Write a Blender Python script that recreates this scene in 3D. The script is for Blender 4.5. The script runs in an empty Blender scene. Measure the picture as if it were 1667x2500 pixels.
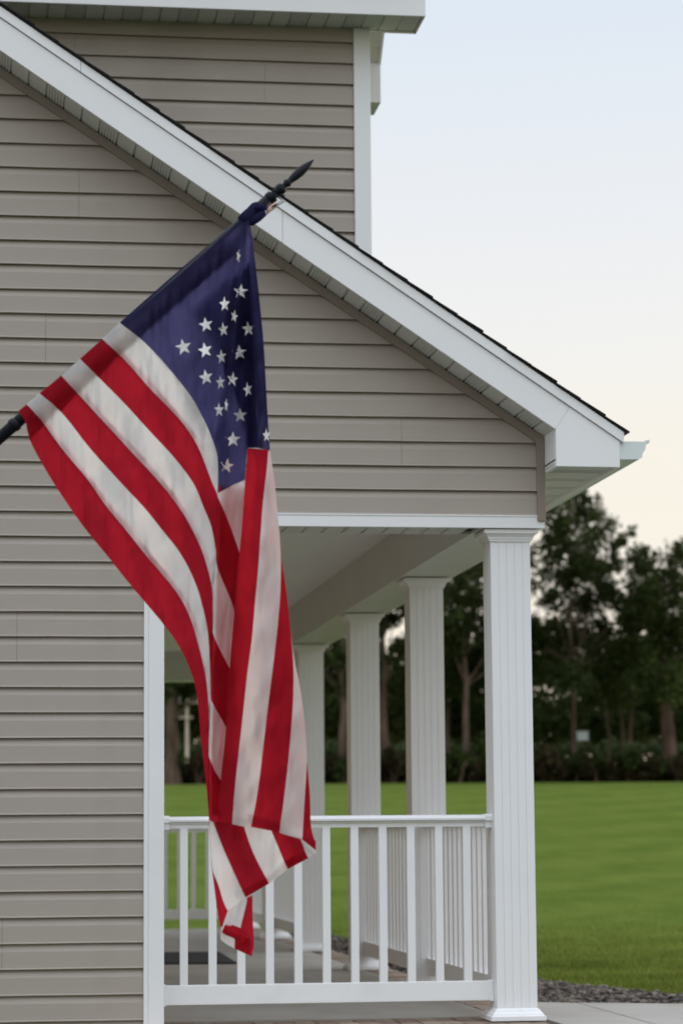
import bpy, bmesh, math, random
import numpy as np
from mathutils import Vector, Matrix

random.seed(7)
RNG = np.random.default_rng(11)
S = bpy.context.scene
COL = S.collection

# ------------------------------------------------------------------ camera
FPX, PITCH, YAW, ROLL = 6385.48, 0.12266, 0.13847, 0.00777
CP = np.array([-0.16199, -13.21965, 0.94606])
_F = np.array([math.sin(YAW) * math.cos(PITCH), math.cos(YAW) * math.cos(PITCH), math.sin(PITCH)])
_R = np.array([math.cos(YAW), -math.sin(YAW), 0.0])
_U = np.cross(_R, _F)
_cr, _sr = math.cos(ROLL), math.sin(ROLL)
CAMX = _cr * _R - _sr * _U
CAMY = _sr * _R + _cr * _U


def W(px, py, Y):
    """point of the vertical plane y=Y seen at photo pixel (px, py)"""
    d = _F * FPX + CAMX * (px - 833.5) + CAMY * (1250 - py)
    return CP + d * ((Y - CP[1]) / d[1])


cam_d = bpy.data.cameras.new('camera')
cam = bpy.data.objects.new('camera', cam_d)
COL.objects.link(cam)
cam.matrix_world = Matrix(((CAMX[0], CAMY[0], -_F[0], CP[0]), (CAMX[1], CAMY[1], -_F[1], CP[1]),
                           (CAMX[2], CAMY[2], -_F[2], CP[2]), (0, 0, 0, 1)))
cam_d.sensor_width = 36.0
cam_d.sensor_fit = 'AUTO'
cam_d.lens = FPX / 2500 * 36.0
cam_d.clip_start = 0.5
cam_d.clip_end = 3000
cam_d.dof.use_dof = True
cam_d.dof.focus_distance = 10.7
cam_d.dof.aperture_fstop = 3.7
S.camera = cam

# ------------------------------------------------------------------ sky, sun, exposure
wd = bpy.data.worlds.new('World')
S.world = wd
wd.use_nodes = True
nt = wd.node_tree
nt.nodes.clear()
n_out = nt.nodes.new('ShaderNodeOutputWorld')
n_bg = nt.nodes.new('ShaderNodeBackground')
n_sky = nt.nodes.new('ShaderNodeTexSky')
n_sky.sky_type = 'NISHITA'
n_sky.sun_disc = False
SUN_EL, SUN_AZ = math.radians(8), math.radians(64)
n_sky.sun_elevation = SUN_EL
n_sky.sun_rotation = SUN_AZ
n_sky.altitude = 100
n_sky.dust_density = 1.5
n_tc = nt.nodes.new('ShaderNodeTexCoord')
n_sep = nt.nodes.new('ShaderNodeSeparateXYZ')
n_ramp = nt.nodes.new('ShaderNodeValToRGB')      # thin high overcast: cream low down, pale blue above
r = n_ramp.color_ramp
r.elements[0].position = 0.0
r.elements[0].color = (1.0, 0.80, 0.62, 1)
r.elements[1].position = 0.09
r.elements[1].color = (1.02, 0.95, 0.83, 1)
for p_, c_ in ((0.145, (1.01, 0.95, 0.855)), (0.185, (0.96, 0.95, 0.93)), (0.235, (0.90, 0.92, 0.955)), (0.31, (0.80, 0.88, 0.975)), (0.55, (1.44, 1.56, 1.75)), (1.0, (2.05, 2.18, 2.42))):   # overcast: brighter overhead
    e = r.elements.new(p_)
    e.color = (*c_, 1)
n_cloud = nt.nodes.new('ShaderNodeTexNoise')
n_cloud.inputs['Scale'].default_value = 3.0
n_cloud.inputs['Detail'].default_value = 3.0
n_map = nt.nodes.new('ShaderNodeMapping')
n_map.inputs['Scale'].default_value = (1, 1, 5)
n_mix = nt.nodes.new('ShaderNodeMixRGB')
n_mix.blend_type = 'MIX'
n_mix.inputs['Fac'].default_value = 0.90
n_gain = nt.nodes.new('ShaderNodeMixRGB')
n_gain.blend_type = 'MULTIPLY'
n_gain.inputs['Fac'].default_value = 1.0
SKY_GAIN = 10.0
n_gain.inputs['Color2'].default_value = (SKY_GAIN, SKY_GAIN, SKY_GAIN, 1)
L = nt.links.new
L(n_tc.outputs['Generated'], n_sep.inputs[0])
L(n_sep.outputs['Z'], n_ramp.inputs[0])
L(n_ramp.outputs[0], n_gain.inputs['Color1'])
L(n_sky.outputs[0], n_mix.inputs['Color1'])
L(n_gain.outputs[0], n_mix.inputs['Color2'])
L(n_mix.outputs[0], n_bg.inputs['Color'])
n_bg.inputs['Strength'].default_value = 0.10
L(n_bg.outputs[0], n_out.inputs['Surface'])

sun_d = bpy.data.lights.new('sun', 'SUN')
sun_d.energy = 0.8
sun_d.angle = math.radians(14)
sun_d.color = (1.0, 0.82, 0.66)
sun = bpy.data.objects.new('sun', sun_d)
COL.objects.link(sun)
sun.location = (40, 60, 30)
sd = Vector((math.sin(SUN_AZ) * math.cos(SUN_EL), math.cos(SUN_AZ) * math.cos(SUN_EL), math.sin(SUN_EL)))
sun.rotation_euler = sd.to_track_quat('Z', 'Y').to_euler()

S.view_settings.view_transform = 'Standard'
S.view_settings.look = 'None'
S.view_settings.gamma = 1
S.view_settings.use_curve_mapping = False
S.view_settings.exposure = 0.0
S.render.engine = 'CYCLES'

# ------------------------------------------------------------------ helpers


def mat(name, col, rough=0.6, var=0.06, scale=6.0, bump=0.0, bscale=80.0, spec=0.3, stretch=None, island=0.0, metal=0.0, dirt=None):
    m = bpy.data.materials.new(name)
    m.use_nodes = True
    t = m.node_tree
    b = t.nodes['Principled BSDF']
    b.inputs['Roughness'].default_value = rough
    b.inputs['Metallic'].default_value = metal
    b.inputs['Specular IOR Level'].default_value = spec
    tc = t.nodes.new('ShaderNodeTexCoord')
    mp = t.nodes.new('ShaderNodeMapping')
    if stretch:
        mp.inputs['Scale'].default_value = stretch
    t.links.new(tc.outputs['Object'], mp.inputs[0])
    nz = t.nodes.new('ShaderNodeTexNoise')
    nz.inputs['Scale'].default_value = scale
    nz.inputs['Detail'].default_value = 5
    t.links.new(mp.outputs[0], nz.inputs['Vector'])
    rp = t.nodes.new('ShaderNodeValToRGB')
    rp.color_ramp.elements[0].position = 0.3
    rp.color_ramp.elements[1].position = 0.7
    rp.color_ramp.elements[0].color = (*[c * (1 - var) for c in col], 1)
    rp.color_ramp.elements[1].color = (*[min(1, c * (1 + var)) for c in col], 1)
    t.links.new(nz.outputs[0], rp.inputs[0])
    last = rp.outputs[0]
    if dirt:
        n2 = t.nodes.new('ShaderNodeTexNoise')
        n2.inputs['Scale'].default_value = dirt[1]
        n2.inputs['Detail'].default_value = 8
        t.links.new(tc.outputs['Object'], n2.inputs['Vector'])
        r2 = t.nodes.new('ShaderNodeValToRGB')
        r2.color_ramp.elements[0].position = dirt[2]
        r2.color_ramp.elements[1].position = dirt[2] + 0.15
        r2.color_ramp.elements[0].color = (0, 0, 0, 1)
        r2.color_ramp.elements[1].color = (dirt[3],) * 3 + (1,)
        t.links.new(n2.outputs[0], r2.inputs[0])
        mx = t.nodes.new('ShaderNodeMixRGB')
        t.links.new(r2.outputs[0], mx.inputs[0])
        t.links.new(last, mx.inputs[1])
        mx.inputs[2].default_value = (*dirt[0], 1)
        last = mx.outputs[0]
    if island:
        g = t.nodes.new('ShaderNodeNewGeometry')
        hs = t.nodes.new('ShaderNodeHueSaturation')
        mr = t.nodes.new('ShaderNodeMapRange')
        mr.inputs['To Min'].default_value = 1 - island
        mr.inputs['To Max'].default_value = 1 + island
        t.links.new(g.outputs['Random Per Island'], mr.inputs[0])
        t.links.new(mr.outputs[0], hs.inputs['Value'])
        t.links.new(last, hs.inputs['Color'])
        last = hs.outputs[0]
    t.links.new(last, b.inputs['Base Color'])
    if bump:
        n3 = t.nodes.new('ShaderNodeTexNoise')
        n3.inputs['Scale'].default_value = bscale
        n3.inputs['Detail'].default_value = 4
        t.links.new(mp.outputs[0], n3.inputs['Vector'])
        bp = t.nodes.new('ShaderNodeBump')
        bp.inputs['Strength'].default_value = bump
        bp.inputs['Distance'].default_value = 0.01
        t.links.new(n3.outputs[0], bp.inputs['Height'])
        t.links.new(bp.outputs[0], b.inputs['Normal'])
    return m


def mat_thin(name, col, trans=0.45, island=0.0, var=0.05, scale=30, bump=0.0, col2=None, tcol=None):
    """cloth and leaves: reflect and let light through"""
    m = bpy.data.materials.new(name)
    m.use_nodes = True
    t = m.node_tree
    t.nodes.clear()
    o = t.nodes.new('ShaderNodeOutputMaterial')
    d = t.nodes.new('ShaderNodeBsdfDiffuse')
    tr = t.nodes.new('ShaderNodeBsdfTranslucent')
    mx = t.nodes.new('ShaderNodeMixShader')
    mx.inputs[0].default_value = trans
    tc = t.nodes.new('ShaderNodeTexCoord')
    nz = t.nodes.new('ShaderNodeTexNoise')
    nz.inputs['Scale'].default_value = scale
    nz.inputs['Detail'].default_value = 4
    t.links.new(tc.outputs['Object'], nz.inputs['Vector'])
    rp = t.nodes.new('ShaderNodeValToRGB')
    rp.color_ramp.elements[0].position = 0.3
    rp.color_ramp.elements[1].position = 0.7
    c2 = col2 or col
    rp.color_ramp.elements[0].color = (*[c * (1 - var) for c in col], 1)
    rp.color_ramp.elements[1].color = (*[min(1, c * (1 + var)) for c in c2], 1)
    t.links.new(nz.outputs[0], rp.inputs[0])
    last = rp.outputs[0]
    if island:
        g = t.nodes.new('ShaderNodeNewGeometry')
        hs = t.nodes.new('ShaderNodeHueSaturation')
        mr = t.nodes.new('ShaderNodeMapRange')
        mr.inputs['To Min'].default_value = 1 - island
        mr.inputs['To Max'].default_value = 1 + island
        t.links.new(g.outputs['Random Per Island'], mr.inputs[0])
        t.links.new(mr.outputs[0], hs.inputs['Value'])
        t.links.new(last, hs.inputs['Color'])
        last = hs.outputs[0]
    t.links.new(last, d.inputs[0])
    if tcol:
        tr.inputs[0].default_value = (*tcol, 1)
    else:
        t.links.new(last, tr.inputs[0])
    if bump:
        w = t.nodes.new('ShaderNodeTexNoise')
        w.inputs['Scale'].default_value = 5.5
        fmap = t.nodes.new('ShaderNodeMapping')
        fmap.inputs['Rotation'].default_value = (0, 0.38, 0)
        fmap.inputs['Scale'].default_value = (4.5, 1, 1.0)
        t.links.new(tc.outputs['Object'], fmap.inputs[0])
        w.inputs['Detail'].default_value = 1.2
        t.links.new(fmap.outputs[0], w.inputs['Vector'])
        bp = t.nodes.new('ShaderNodeBump')
        bp.inputs['Strength'].default_value = bump
        bp.inputs['Distance'].default_value = 0.035
        t.links.new(w.outputs[0], bp.inputs['Height'])
        t.links.new(bp.outputs[0], d.inputs['Normal'])
        t.links.new(bp.outputs[0], tr.inputs['Normal'])
    t.links.new(d.outputs[0], mx.inputs[1])
    t.links.new(tr.outputs[0], mx.inputs[2])
    t.links.new(mx.outputs[0], o.inputs[0])
    return m


class MB:
    """collects faces for ONE mesh object"""

    def __init__(s):
        s.v, s.f = [], []

    def add(s, vs, fs):
        k = len(s.v)
        s.v += [tuple(map(float, v)) for v in vs]
        s.f += [tuple(i + k for i in f) for f in fs]

    def box(s, x0, x1, y0, y1, z0, z1):
        s.add([(x0, y0, z0), (x1, y0, z0), (x1, y1, z0), (x0, y1, z0), (x0, y0, z1), (x1, y0, z1), (x1, y1, z1), (x0, y1, z1)],
              [(0, 3, 2, 1), (4, 5, 6, 7), (0, 1, 5, 4), (1, 2, 6, 5), (2, 3, 7, 6), (3, 0, 4, 7)])

    def prism(s, poly, axis, a, b):
        """poly: 2D points; axis 'y' -> (x,z) extruded in y; 'x' -> (y,z) in x; 'z' -> (x,y) in z"""
        def P(q, t):
            return {'y': (q[0], t, q[1]), 'x': (t, q[0], q[1]), 'z': (q[0], q[1], t)}[axis]
        n = len(poly)
        s.add([P(q, a) for q in poly] + [P(q, b) for q in poly],
              [tuple(range(n)), tuple(range(2 * n - 1, n - 1, -1))] + [(i, (i + 1) % n, n + (i + 1) % n, n + i) for i in range(n)])

    def tube(s, pts, rad, n=12, flat=None):
        pts = [Vector(p) for p in pts]
        rings = []
        for i, p in enumerate(pts):
            d = (pts[min(i + 1, len(pts) - 1)] - pts[max(i - 1, 0)]).normalized()
            a = d.orthogonal().normalized() if abs(d.z) > 0.98 else d.cross(Vector((0, 0, 1))).normalized()
            b = d.cross(a)
            fl = flat[i] if flat else 1.0
            rings.append([p + (a * math.cos(2 * math.pi * k / n) * fl + b * math.sin(2 * math.pi * k / n)) * rad[i] for k in range(n)])
        vs = [v for rg in rings for v in rg]
        fs = [(i * n + k, i * n + (k + 1) % n, (i + 1) * n + (k + 1) % n, (i + 1) * n + k) for i in range(len(pts) - 1) for k in range(n)]
        fs += [tuple(range(n - 1, -1, -1)), tuple((len(pts) - 1) * n + k for k in range(n))]
        s.add(vs, fs)

    def grid(s, G):
        """G: array (a,b,3)"""
        a, b = G.shape[:2]
        s.add(G.reshape(-1, 3), [(i * b + j, i * b + j + 1, (i + 1) * b + j + 1, (i + 1) * b + j) for i in range(a - 1) for j in range(b - 1)])

    def mesh(s, name):
        me = bpy.data.meshes.new(name)
        me.from_pydata(s.v, [], s.f)
        bm = bmesh.new()
        bm.from_mesh(me)
        bmesh.ops.recalc_face_normals(bm, faces=bm.faces)
        bm.to_mesh(me)
        bm.free()
        return me

    def build(s, name, m, parent=None, smooth=False, bevel=0.0, loc=None):
        me = s.mesh(name)
        me.materials.append(m)
        if smooth:
            me.polygons.foreach_set('use_smooth', [True] * len(me.polygons))
        o = bpy.data.objects.new(name, me)
        COL.objects.link(o)
        if parent:
            o.parent = parent
        if loc:
            o.location = loc
        if bevel:
            bv = o.modifiers.new('bevel', 'BEVEL')
            bv.width = bevel
            bv.segments = 2
            bv.limit_method = 'ANGLE'
            bv.angle_limit = math.radians(40)
        return o


def link(name, me, parent, loc=(0, 0, 0), rot=(0, 0, 0), scale=(1, 1, 1)):
    o = bpy.data.objects.new(name, me)
    COL.objects.link(o)
    o.parent = parent
    o.location, o.rotation_euler, o.scale = loc, rot, scale
    return o


def empty(name, loc=(0, 0, 0), parent=None):
    o = bpy.data.objects.new(name, None)
    COL.objects.link(o)
    o.location = loc
    o.empty_display_size = 0.1
    if parent:
        o.parent = parent
    return o


def tag(o, label=None, cat=None, group=None, kind=None):
    for k, v in (('label', label), ('category', cat), ('group', group), ('kind', kind)):
        if v:
            o[k] = v
    return o


# ------------------------------------------------------------------ materials
M = {}
M['siding'] = mat('beige_vinyl', (0.388, 0.343, 0.300), 0.55, 0.05, 1.2, 0.08, 40, stretch=(0.5, 6, 6), dirt=((0.30, 0.26, 0.22), 1.7, 0.52, 0.35))
M['brown'] = mat('taupe_trim', (0.27, 0.225, 0.185), 0.55, 0.04, 3)
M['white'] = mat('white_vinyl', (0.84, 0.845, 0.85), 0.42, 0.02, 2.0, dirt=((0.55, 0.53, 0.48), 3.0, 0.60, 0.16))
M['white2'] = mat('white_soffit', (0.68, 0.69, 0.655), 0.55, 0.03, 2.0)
M['shingle'] = mat('black_shingle', (0.022, 0.021, 0.024), 0.95, 0.5, 60, 0.5, 120)
M['gutter'] = mat('gutter_white', (0.70, 0.76, 0.75), 0.4, 0.03, 3, dirt=((0.25, 0.22, 0.18), 14.0, 0.66, 0.7))
M['dark'] = mat('dark_void', (0.03, 0.028, 0.026), 0.9)
M['concrete'] = mat('concrete', (0.36, 0.34, 0.31), 0.85, 0.10, 1.6, 0.25, 90, dirt=((0.31, 0.27, 0.22), 2.2, 0.55, 0.5))
M['brick'] = mat('red_brick', (0.25, 0.185, 0.145), 0.9, 0.3, 12, 0.4, 60)
M['brick2'] = mat('tan_brick', (0.30, 0.24, 0.185), 0.9, 0.3, 12, 0.4, 60)
M['mat'] = mat('black_rubber', (0.012, 0.013, 0.016), 0.8, 0.2, 40, 0.3, 200)
M['pole'] = mat('dark_pole', (0.006, 0.008, 0.012), 0.5, 0.25, 20, spec=0.16)
M['finial'] = mat('finial_metal', (0.008, 0.011, 0.015), 0.5, 0.3, 30, spec=0.18)
M['bark'] = mat('bark', (0.11, 0.075, 0.055), 0.95, 0.45, 5, 0.6, 12, stretch=(1, 1, 0.25))
M['gravel'] = mat('gravel', (0.105, 0.088, 0.072), 0.85, 0.45, 9, island=0.92)
M['asphalt'] = mat('asphalt', (0.055, 0.055, 0.057), 0.9, 0.25, 30, 0.4, 150)
M['soil'] = mat('soil', (0.05, 0.042, 0.035), 0.95, 0.3, 20)
M['box'] = mat('utility_box', (0.62, 0.68, 0.68), 0.5, 0.04, 3)
M['upole'] = mat('weathered_pole', (0.86, 0.72, 0.60), 0.85, 0.2, 6)
M['tieor'] = mat('pale_tag', (0.55, 0.38, 0.30), 0.7)
M['leafA'] = mat_thin('leaf_dark', (0.044, 0.058, 0.020), 0.48, 0.45, 0.35, 0.35)
M['leafB'] = mat_thin('leaf_mid', (0.046, 0.062, 0.020), 0.48, 0.45, 0.35, 0.35)
M['leafC'] = mat_thin('leaf_yellow', (0.050, 0.056, 0.016), 0.45, 0.5, 0.3, 0.5)
M['leafD'] = mat_thin('leaf_brush', (0.056, 0.047, 0.025), 0.38, 0.5, 0.45, 0.6)
M['crop'] = mat_thin('leaf_crop', (0.062, 0.080, 0.036), 0.40, 0.4, 0.3, 0.5)
M['red'] = mat_thin('flag_red', (0.46, 0.017, 0.032), 0.60, 0, 0.12, 9, bump=0.75)
M['whitec'] = mat_thin('flag_white', (0.83, 0.80, 0.765), 0.60, 0, 0.05, 7, bump=0.75)
M['blue'] = mat_thin('flag_blue', (0.076, 0.071, 0.182), 0.80, 0, 0.12, 12, bump=0.8)
M['star'] = mat_thin('star_white', (0.80, 0.78, 0.75), 0.08, 0, 0.03, 60)

# lawn material: mottled, faint mowing bands
mg = bpy.data.materials.new('lawn_grass')
mg.use_nodes = True
t = mg.node_tree
b = t.nodes['Principled BSDF']
b.inputs['Roughness'].default_value = 0.9
b.inputs['Specular IOR Level'].default_value = 0.0
tc = t.nodes.new('ShaderNodeTexCoord')
n1 = t.nodes.new('ShaderNodeTexNoise'); n1.inputs['Scale'].default_value = 1.3; n1.inputs['Detail'].default_value = 8; n1.inputs['Roughness'].default_value = 0.65
n2 = t.nodes.new('ShaderNodeTexNoise'); n2.inputs['Scale'].default_value = 22; n2.inputs['Detail'].default_value = 8; n2.inputs['Roughness'].default_value = 0.7
mp = t.nodes.new('ShaderNodeMapping'); mp.inputs['Rotation'].default_value = (0, 0, 0.9)
wv = t.nodes.new('ShaderNodeTexWave'); wv.inputs['Scale'].default_value = 0.12; wv.inputs['Distortion'].default_value = 2.5; wv.inputs['Detail'].default_value = 2
a1 = t.nodes.new('ShaderNodeMath'); a1.operation = 'MULTIPLY_ADD'; a1.inputs[1].default_value = 0.40
a2 = t.nodes.new('ShaderNodeMath'); a2.operation = 'MULTIPLY_ADD'; a2.inputs[1].default_value = 0.07
rp = t.nodes.new('ShaderNodeValToRGB')
rp.color_ramp.elements[0].position = 0.38; rp.color_ramp.elements[0].color = (0.063, 0.098, 0.018, 1)
rp.color_ramp.elements[1].position = 0.72; rp.color_ramp.elements[1].color = (0.124, 0.157, 0.033, 1)
bp = t.nodes.new('ShaderNodeBump'); bp.inputs['Strength'].default_value = 0.5; bp.inputs['Distance'].default_value = 0.05
t.links.new(tc.outputs['Object'], n1.inputs['Vector']); t.links.new(tc.outputs['Object'], n2.inputs['Vector'])
t.links.new(tc.outputs['Object'], mp.inputs[0]); t.links.new(mp.outputs[0], wv.inputs['Vector'])
t.links.new(n2.outputs[0], a1.inputs[0])
hm = t.nodes.new('ShaderNodeMath'); hm.operation = 'MULTIPLY'; hm.inputs[1].default_value = 0.62
t.links.new(n1.outputs[0], hm.inputs[0]); t.links.new(hm.outputs[0], a1.inputs[2])
t.links.new(wv.outputs['Fac'], a2.inputs[0]); t.links.new(a1.outputs[0], a2.inputs[2])
t.links.new(a2.outputs[0], rp.inputs[0]); t.links.new(rp.outputs[0], b.inputs['Base Color'])
t.links.new(n2.outputs[0], bp.inputs['Height']); t.links.new(bp.outputs[0], b.inputs['Normal'])
M['lawn'] = mg
M['blade'] = mat_thin('grass_blade', (0.115, 0.160, 0.028), 0.42, 0.4, 0.25, 1.0, col2=(0.195, 0.23, 0.05))

# ------------------------------------------------------------------ ground


def ground_z(x, y):
    if y < 0:
        return -0.075 + y * 0.045 if y > -14 else -0.705
    if y < 15:
        return -0.075
    s_ = min(1, (y - 15) / 8)
    if y < 57:
        return -0.075 + 2.38 * ((y - 15) / 42) * (0.5 + 0.5 * s_ * (2 - s_)) if s_ < 1 else -0.075 + 2.38 * (y - 15) / 42
    return 2.305 + min(1.2, (y - 57) * 0.02)


gb = MB()
gxs = [-600, -200, -60, -25, -12, -6, -3, 0, 3, 6, 9, 12, 16, 20, 25, 30, 40, 60, 120, 300, 600]
gys = [-300, -80, -30, -14, -10, -7, -4, -2, -1, 0, 2, 5, 9, 13, 15, 17, 19, 21, 23, 27, 32, 38, 44, 50, 55, 57, 60, 70, 90, 117, 200, 400, 900]
gb.grid(np.array([[(x, y, ground_z(x, y)) for y in gys] for x in gxs]))
g = gb.build('lawn', M['lawn'], smooth=True)
tag(g, kind='structure')

# concrete slabs of the porch floor
pf = MB()
pf.box(0.80, 2.535, 0.43, 13.80, -0.30, -0.03)
floor = pf.build('porch_floor', M['soil'])
tag(floor, kind='structure')
for y0, y1 in ((0.415, 2.9), (2.91, 5.55), (5.56, 8.62), (8.63, 11.3), (11.31, 13.82)):
    q = MB()
    q.box(0.775, 2.545, y0, y1, -0.12, 0.0)
    q.build('slab', M['concrete'], floor, bevel=0.006)
# brick border under the columns and across the front
bb = MB()
bb.box(0.42, 2.79, -0.24, 0.40, -0.2, -0.018)
bb.box(2.56, 2.79, 0.40, 13.85, -0.2, -0.018)
border = bb.build('brick_border', M['soil'])
tag(border, kind='structure')
bk = MB()
bk.box(-0.0485, 0.0485, -0.10, 0.10, -0.05, 0.0)
bms = []
for mm in ('brick', 'brick2'):
    me = bk.mesh('brick')
    me.materials.append(M[mm])
    bms.append(me)
x = 0.47
while x < 2.74:
    for yc in (0.295, 0.088, -0.119):
        link('brick', random.choice(bms), border, (x, yc, -0.006 + random.uniform(-0.004, 0.003)), (random.uniform(-.01, .01), random.uniform(-.01, .01), random.uniform(-.012, .012)))
    x += 0.104
y = 0.455
while y < 13.8:
    link('brick', random.choice(bms), border, (2.668, y, -0.006 + random.uniform(-0.004, 0.003)), (random.uniform(-.01, .01), random.uniform(-.01, .01), math.pi / 2 + random.uniform(-.012, .012)))
    y += 0.104
# walkway beside the porch
wk = MB()
wk.prism([(2.80, -0.98), (6.6, -0.98), (6.6, 0.32), (3.85, 1.52), (3.08, 1.86), (2.80, 1.90)], 'z', -0.25, -0.075)
walk = wk.build('walkway', M['soil'])
tag(walk, kind='structure')
for poly in ([(2.80, -1.0), (3.277, -1.0), (3.283, 1.80), (3.08, 1.94), (2.80, 1.945)],
             [(3.289, -1.0), (4.9, -1.0), (4.9, 1.13), (3.85, 1.58), (3.289, 1.835)],
             [(4.912, -1.0), (6.6, -1.0), (6.6, 0.38), (4.912, 1.125)]):
    q = MB()
    q.prism(poly, 'z', -0.13, -0.03)
    q.build('slab', M['concrete'], walk, bevel=0.006)


dvm = [(x_, y_, ground_z(0, y_) + 0.006) for (x_, y_) in ((-30, -60), (6.6, -60), (-30, -14), (6.6, -14), (-30, -1.01), (6.6, -1.01))]
dv = MB()
dv.add(dvm, [(0, 1, 3, 2), (2, 3, 5, 4)])
drive = dv.build('driveway', M['asphalt'])
tag(drive, kind='structure')


# gravel: small stones, one object
def in_poly(p, poly):
    c = False
    j = len(poly) - 1
    for i in range(len(poly)):
        if (poly[i][1] > p[1]) != (poly[j][1] > p[1]) and p[0] < (poly[j][0] - poly[i][0]) * (p[1] - poly[i][1]) / (poly[j][1] - poly[i][1]) + poly[i][0]:
            c = not c
        j = i
    return c


GPOLY = [(2.80, 1.97), (3.09, 1.965), (3.86, 1.60), (5.2, 1.02), (5.1, 1.16), (4.55, 1.58), (4.13, 2.45), (3.92, 3.1), (3.62, 4.3), (3.42, 7), (3.35, 14), (2.80, 14)]
bed = MB()
bed.prism(GPOLY, 'z', -0.20, -0.068)
bed_o = bed.build('gravel_bed', M['soil'])
tag(bed_o, kind='structure')
ico = bmesh.new()
bmesh.ops.create_icosphere(ico, subdivisions=1, radius=1)
ICV = np.array([v.co[:] for v in ico.verts])
ICF = np.array([[v.index for v in f.verts] for f in ico.faces])
ico.free()
pts = []
while len(pts) < 7500:
    p = (random.uniform(2.8, 5.2), random.choice((random.uniform(1.0, 4.7), random.uniform(1.0, 4.7), random.uniform(1.0, 14))))
    if in_poly(p, GPOLY):
        pts.append(p)
vs, fs = [], []
for i, p in enumerate(pts):
    s_ = random.uniform(0.009, 0.024)
    v = ICV * np.array([s_ * random.uniform(.8, 1.4), s_ * random.uniform(.8, 1.3), s_ * random.uniform(.5, .9)]) * RNG.uniform(.8, 1.15, (12, 1))
    a = random.uniform(0, 6.28)
    ca, sa = math.cos(a), math.sin(a)
    v = np.stack([v[:, 0] * ca - v[:, 1] * sa, v[:, 0] * sa + v[:, 1] * ca, v[:, 2]], 1)
    vs.append(v + np.array([p[0], p[1], -0.066 + random.uniform(0, 0.03)]))
    fs.append(ICF + 12 * i)
me = bpy.data.meshes.new('gravel')
me.from_pydata(np.concatenate(vs).tolist(), [], np.concatenate(fs).tolist())
me.materials.append(M['gravel'])
go = bpy.data.objects.new('gravel', me)
COL.objects.link(go)
tag(go, 'loose grey and brown gravel along the lawn edge', 'gravel', kind='stuff')

# grass blades along the near edge of the lawn
n = 130000
bx = RNG.uniform(3.3, 9.5, n * 2)
by = 1.0 + 22 * RNG.random(n * 2) ** 1.6
edge = np.interp(by, [0.9, 1.25, 1.75, 2.7, 3.4, 4.6, 7, 14, 24], [5.4, 5.08, 4.52, 4.10, 3.86, 3.60, 3.43, 3.35, 3.3])
ok = (bx > edge + RNG.uniform(-0.03, 0.03, n * 2)) & (by > 1.2)
bx, by = bx[ok][:n], by[ok][:n]
n = len(bx)
gz = np.array([ground_z(0, yy) for yy in by])
keep = RNG.random(n) < np.clip(1.15 - (by - 3) / 16, 0, 1) ** 1.5
bx, by, gz = bx[keep], by[keep], gz[keep]
n = len(bx)
h = RNG.uniform(0.015, 0.045, n)
an = RNG.uniform(0, 6.283, n)
wd_ = 0.004
dx, dy = np.cos(an) * wd_, np.sin(an) * wd_
lx, ly = RNG.normal(0, 0.018, n), RNG.normal(0, 0.018, n)
V = np.empty((n, 3, 3))
V[:, 0] = np.stack([bx - dx, by - dy, gz], 1)
V[:, 1] = np.stack([bx + dx, by + dy, gz], 1)
V[:, 2] = np.stack([bx + lx, by + ly, gz + h], 1)
me = bpy.data.meshes.new('grass')
me.from_pydata(V.reshape(-1, 3).tolist(), [], np.arange(3 * n).reshape(-1, 3).tolist())
me.materials.append(M['blade'])
gr = bpy.data.objects.new('grass', me)
COL.objects.link(gr)
tag(gr, 'short mown green grass beside the porch', 'grass', kind='stuff')

# ------------------------------------------------------------------ house
house = empty('house', (0.7, 0, 0))
tag(house, 'beige vinyl sided house with white trimmed gable and columned porch', 'house')
HL = (-0.7, 0, 0)       # children are built in world coordinates


def hb(mb, name, m, parent=None, **k):
    o = mb.build(name, m, parent or house, **k)
    if parent is None:
        o.location = HL
    return o


E_ = 0.127
Z0 = 0.04245
RS = 0.6715                      # roof slope
XR, ZR = 2.744, 2.99             # lower corner of the rake


def rake_z(x):
    return ZR + RS * (XR - x)


def rake_x(z):
    return XR - (z - ZR) / RS


def siding_mb(xa, xb, dy=0.0, xb_top=None):
    prof = [(0.0, 0.0), (-0.0060, 0.0015), (-0.0060, -0.0015), (-0.0235, -0.0035), (-0.0250, -0.0010), (-0.0225, 0.0055), (-0.0195, 0.084), (-0.0170, 0.0905), (-0.0035, 0.1225), (-0.0005, 0.1275), (0.0, 0.1275)]
    m_ = MB()
    xt = xb if xb_top is None else xb_top
    n_ = len(prof)
    ns = max(2, int((xb - xa) / 0.28) + 1)
    rows = []
    for i_ in range(ns + 1):
        t_ = i_ / ns
        wy, wz = (random.uniform(-0.0011, 0.0011), random.uniform(-0.0009, 0.0009)) if 0 < i_ < ns else (0, 0)
        rows.append([(xa + (xb - xa) * t_ + (xt - xb) * t_ * max(0, p[1]) / 0.1275, p[0] + dy + wy, p[1] + wz) for p in prof])
    m_.add([v for rw in rows for v in rw], [tuple(range(n_)), tuple(range(ns * n_ + n_ - 1, ns * n_ - 1, -1))]
           + [(r_ * n_ + i, r_ * n_ + (i + 1) % n_, (r_ + 1) * n_ + (i + 1) % n_, (r_ + 1) * n_ + i) for r_ in range(ns) for i in range(n_)])
    return m_


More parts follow.
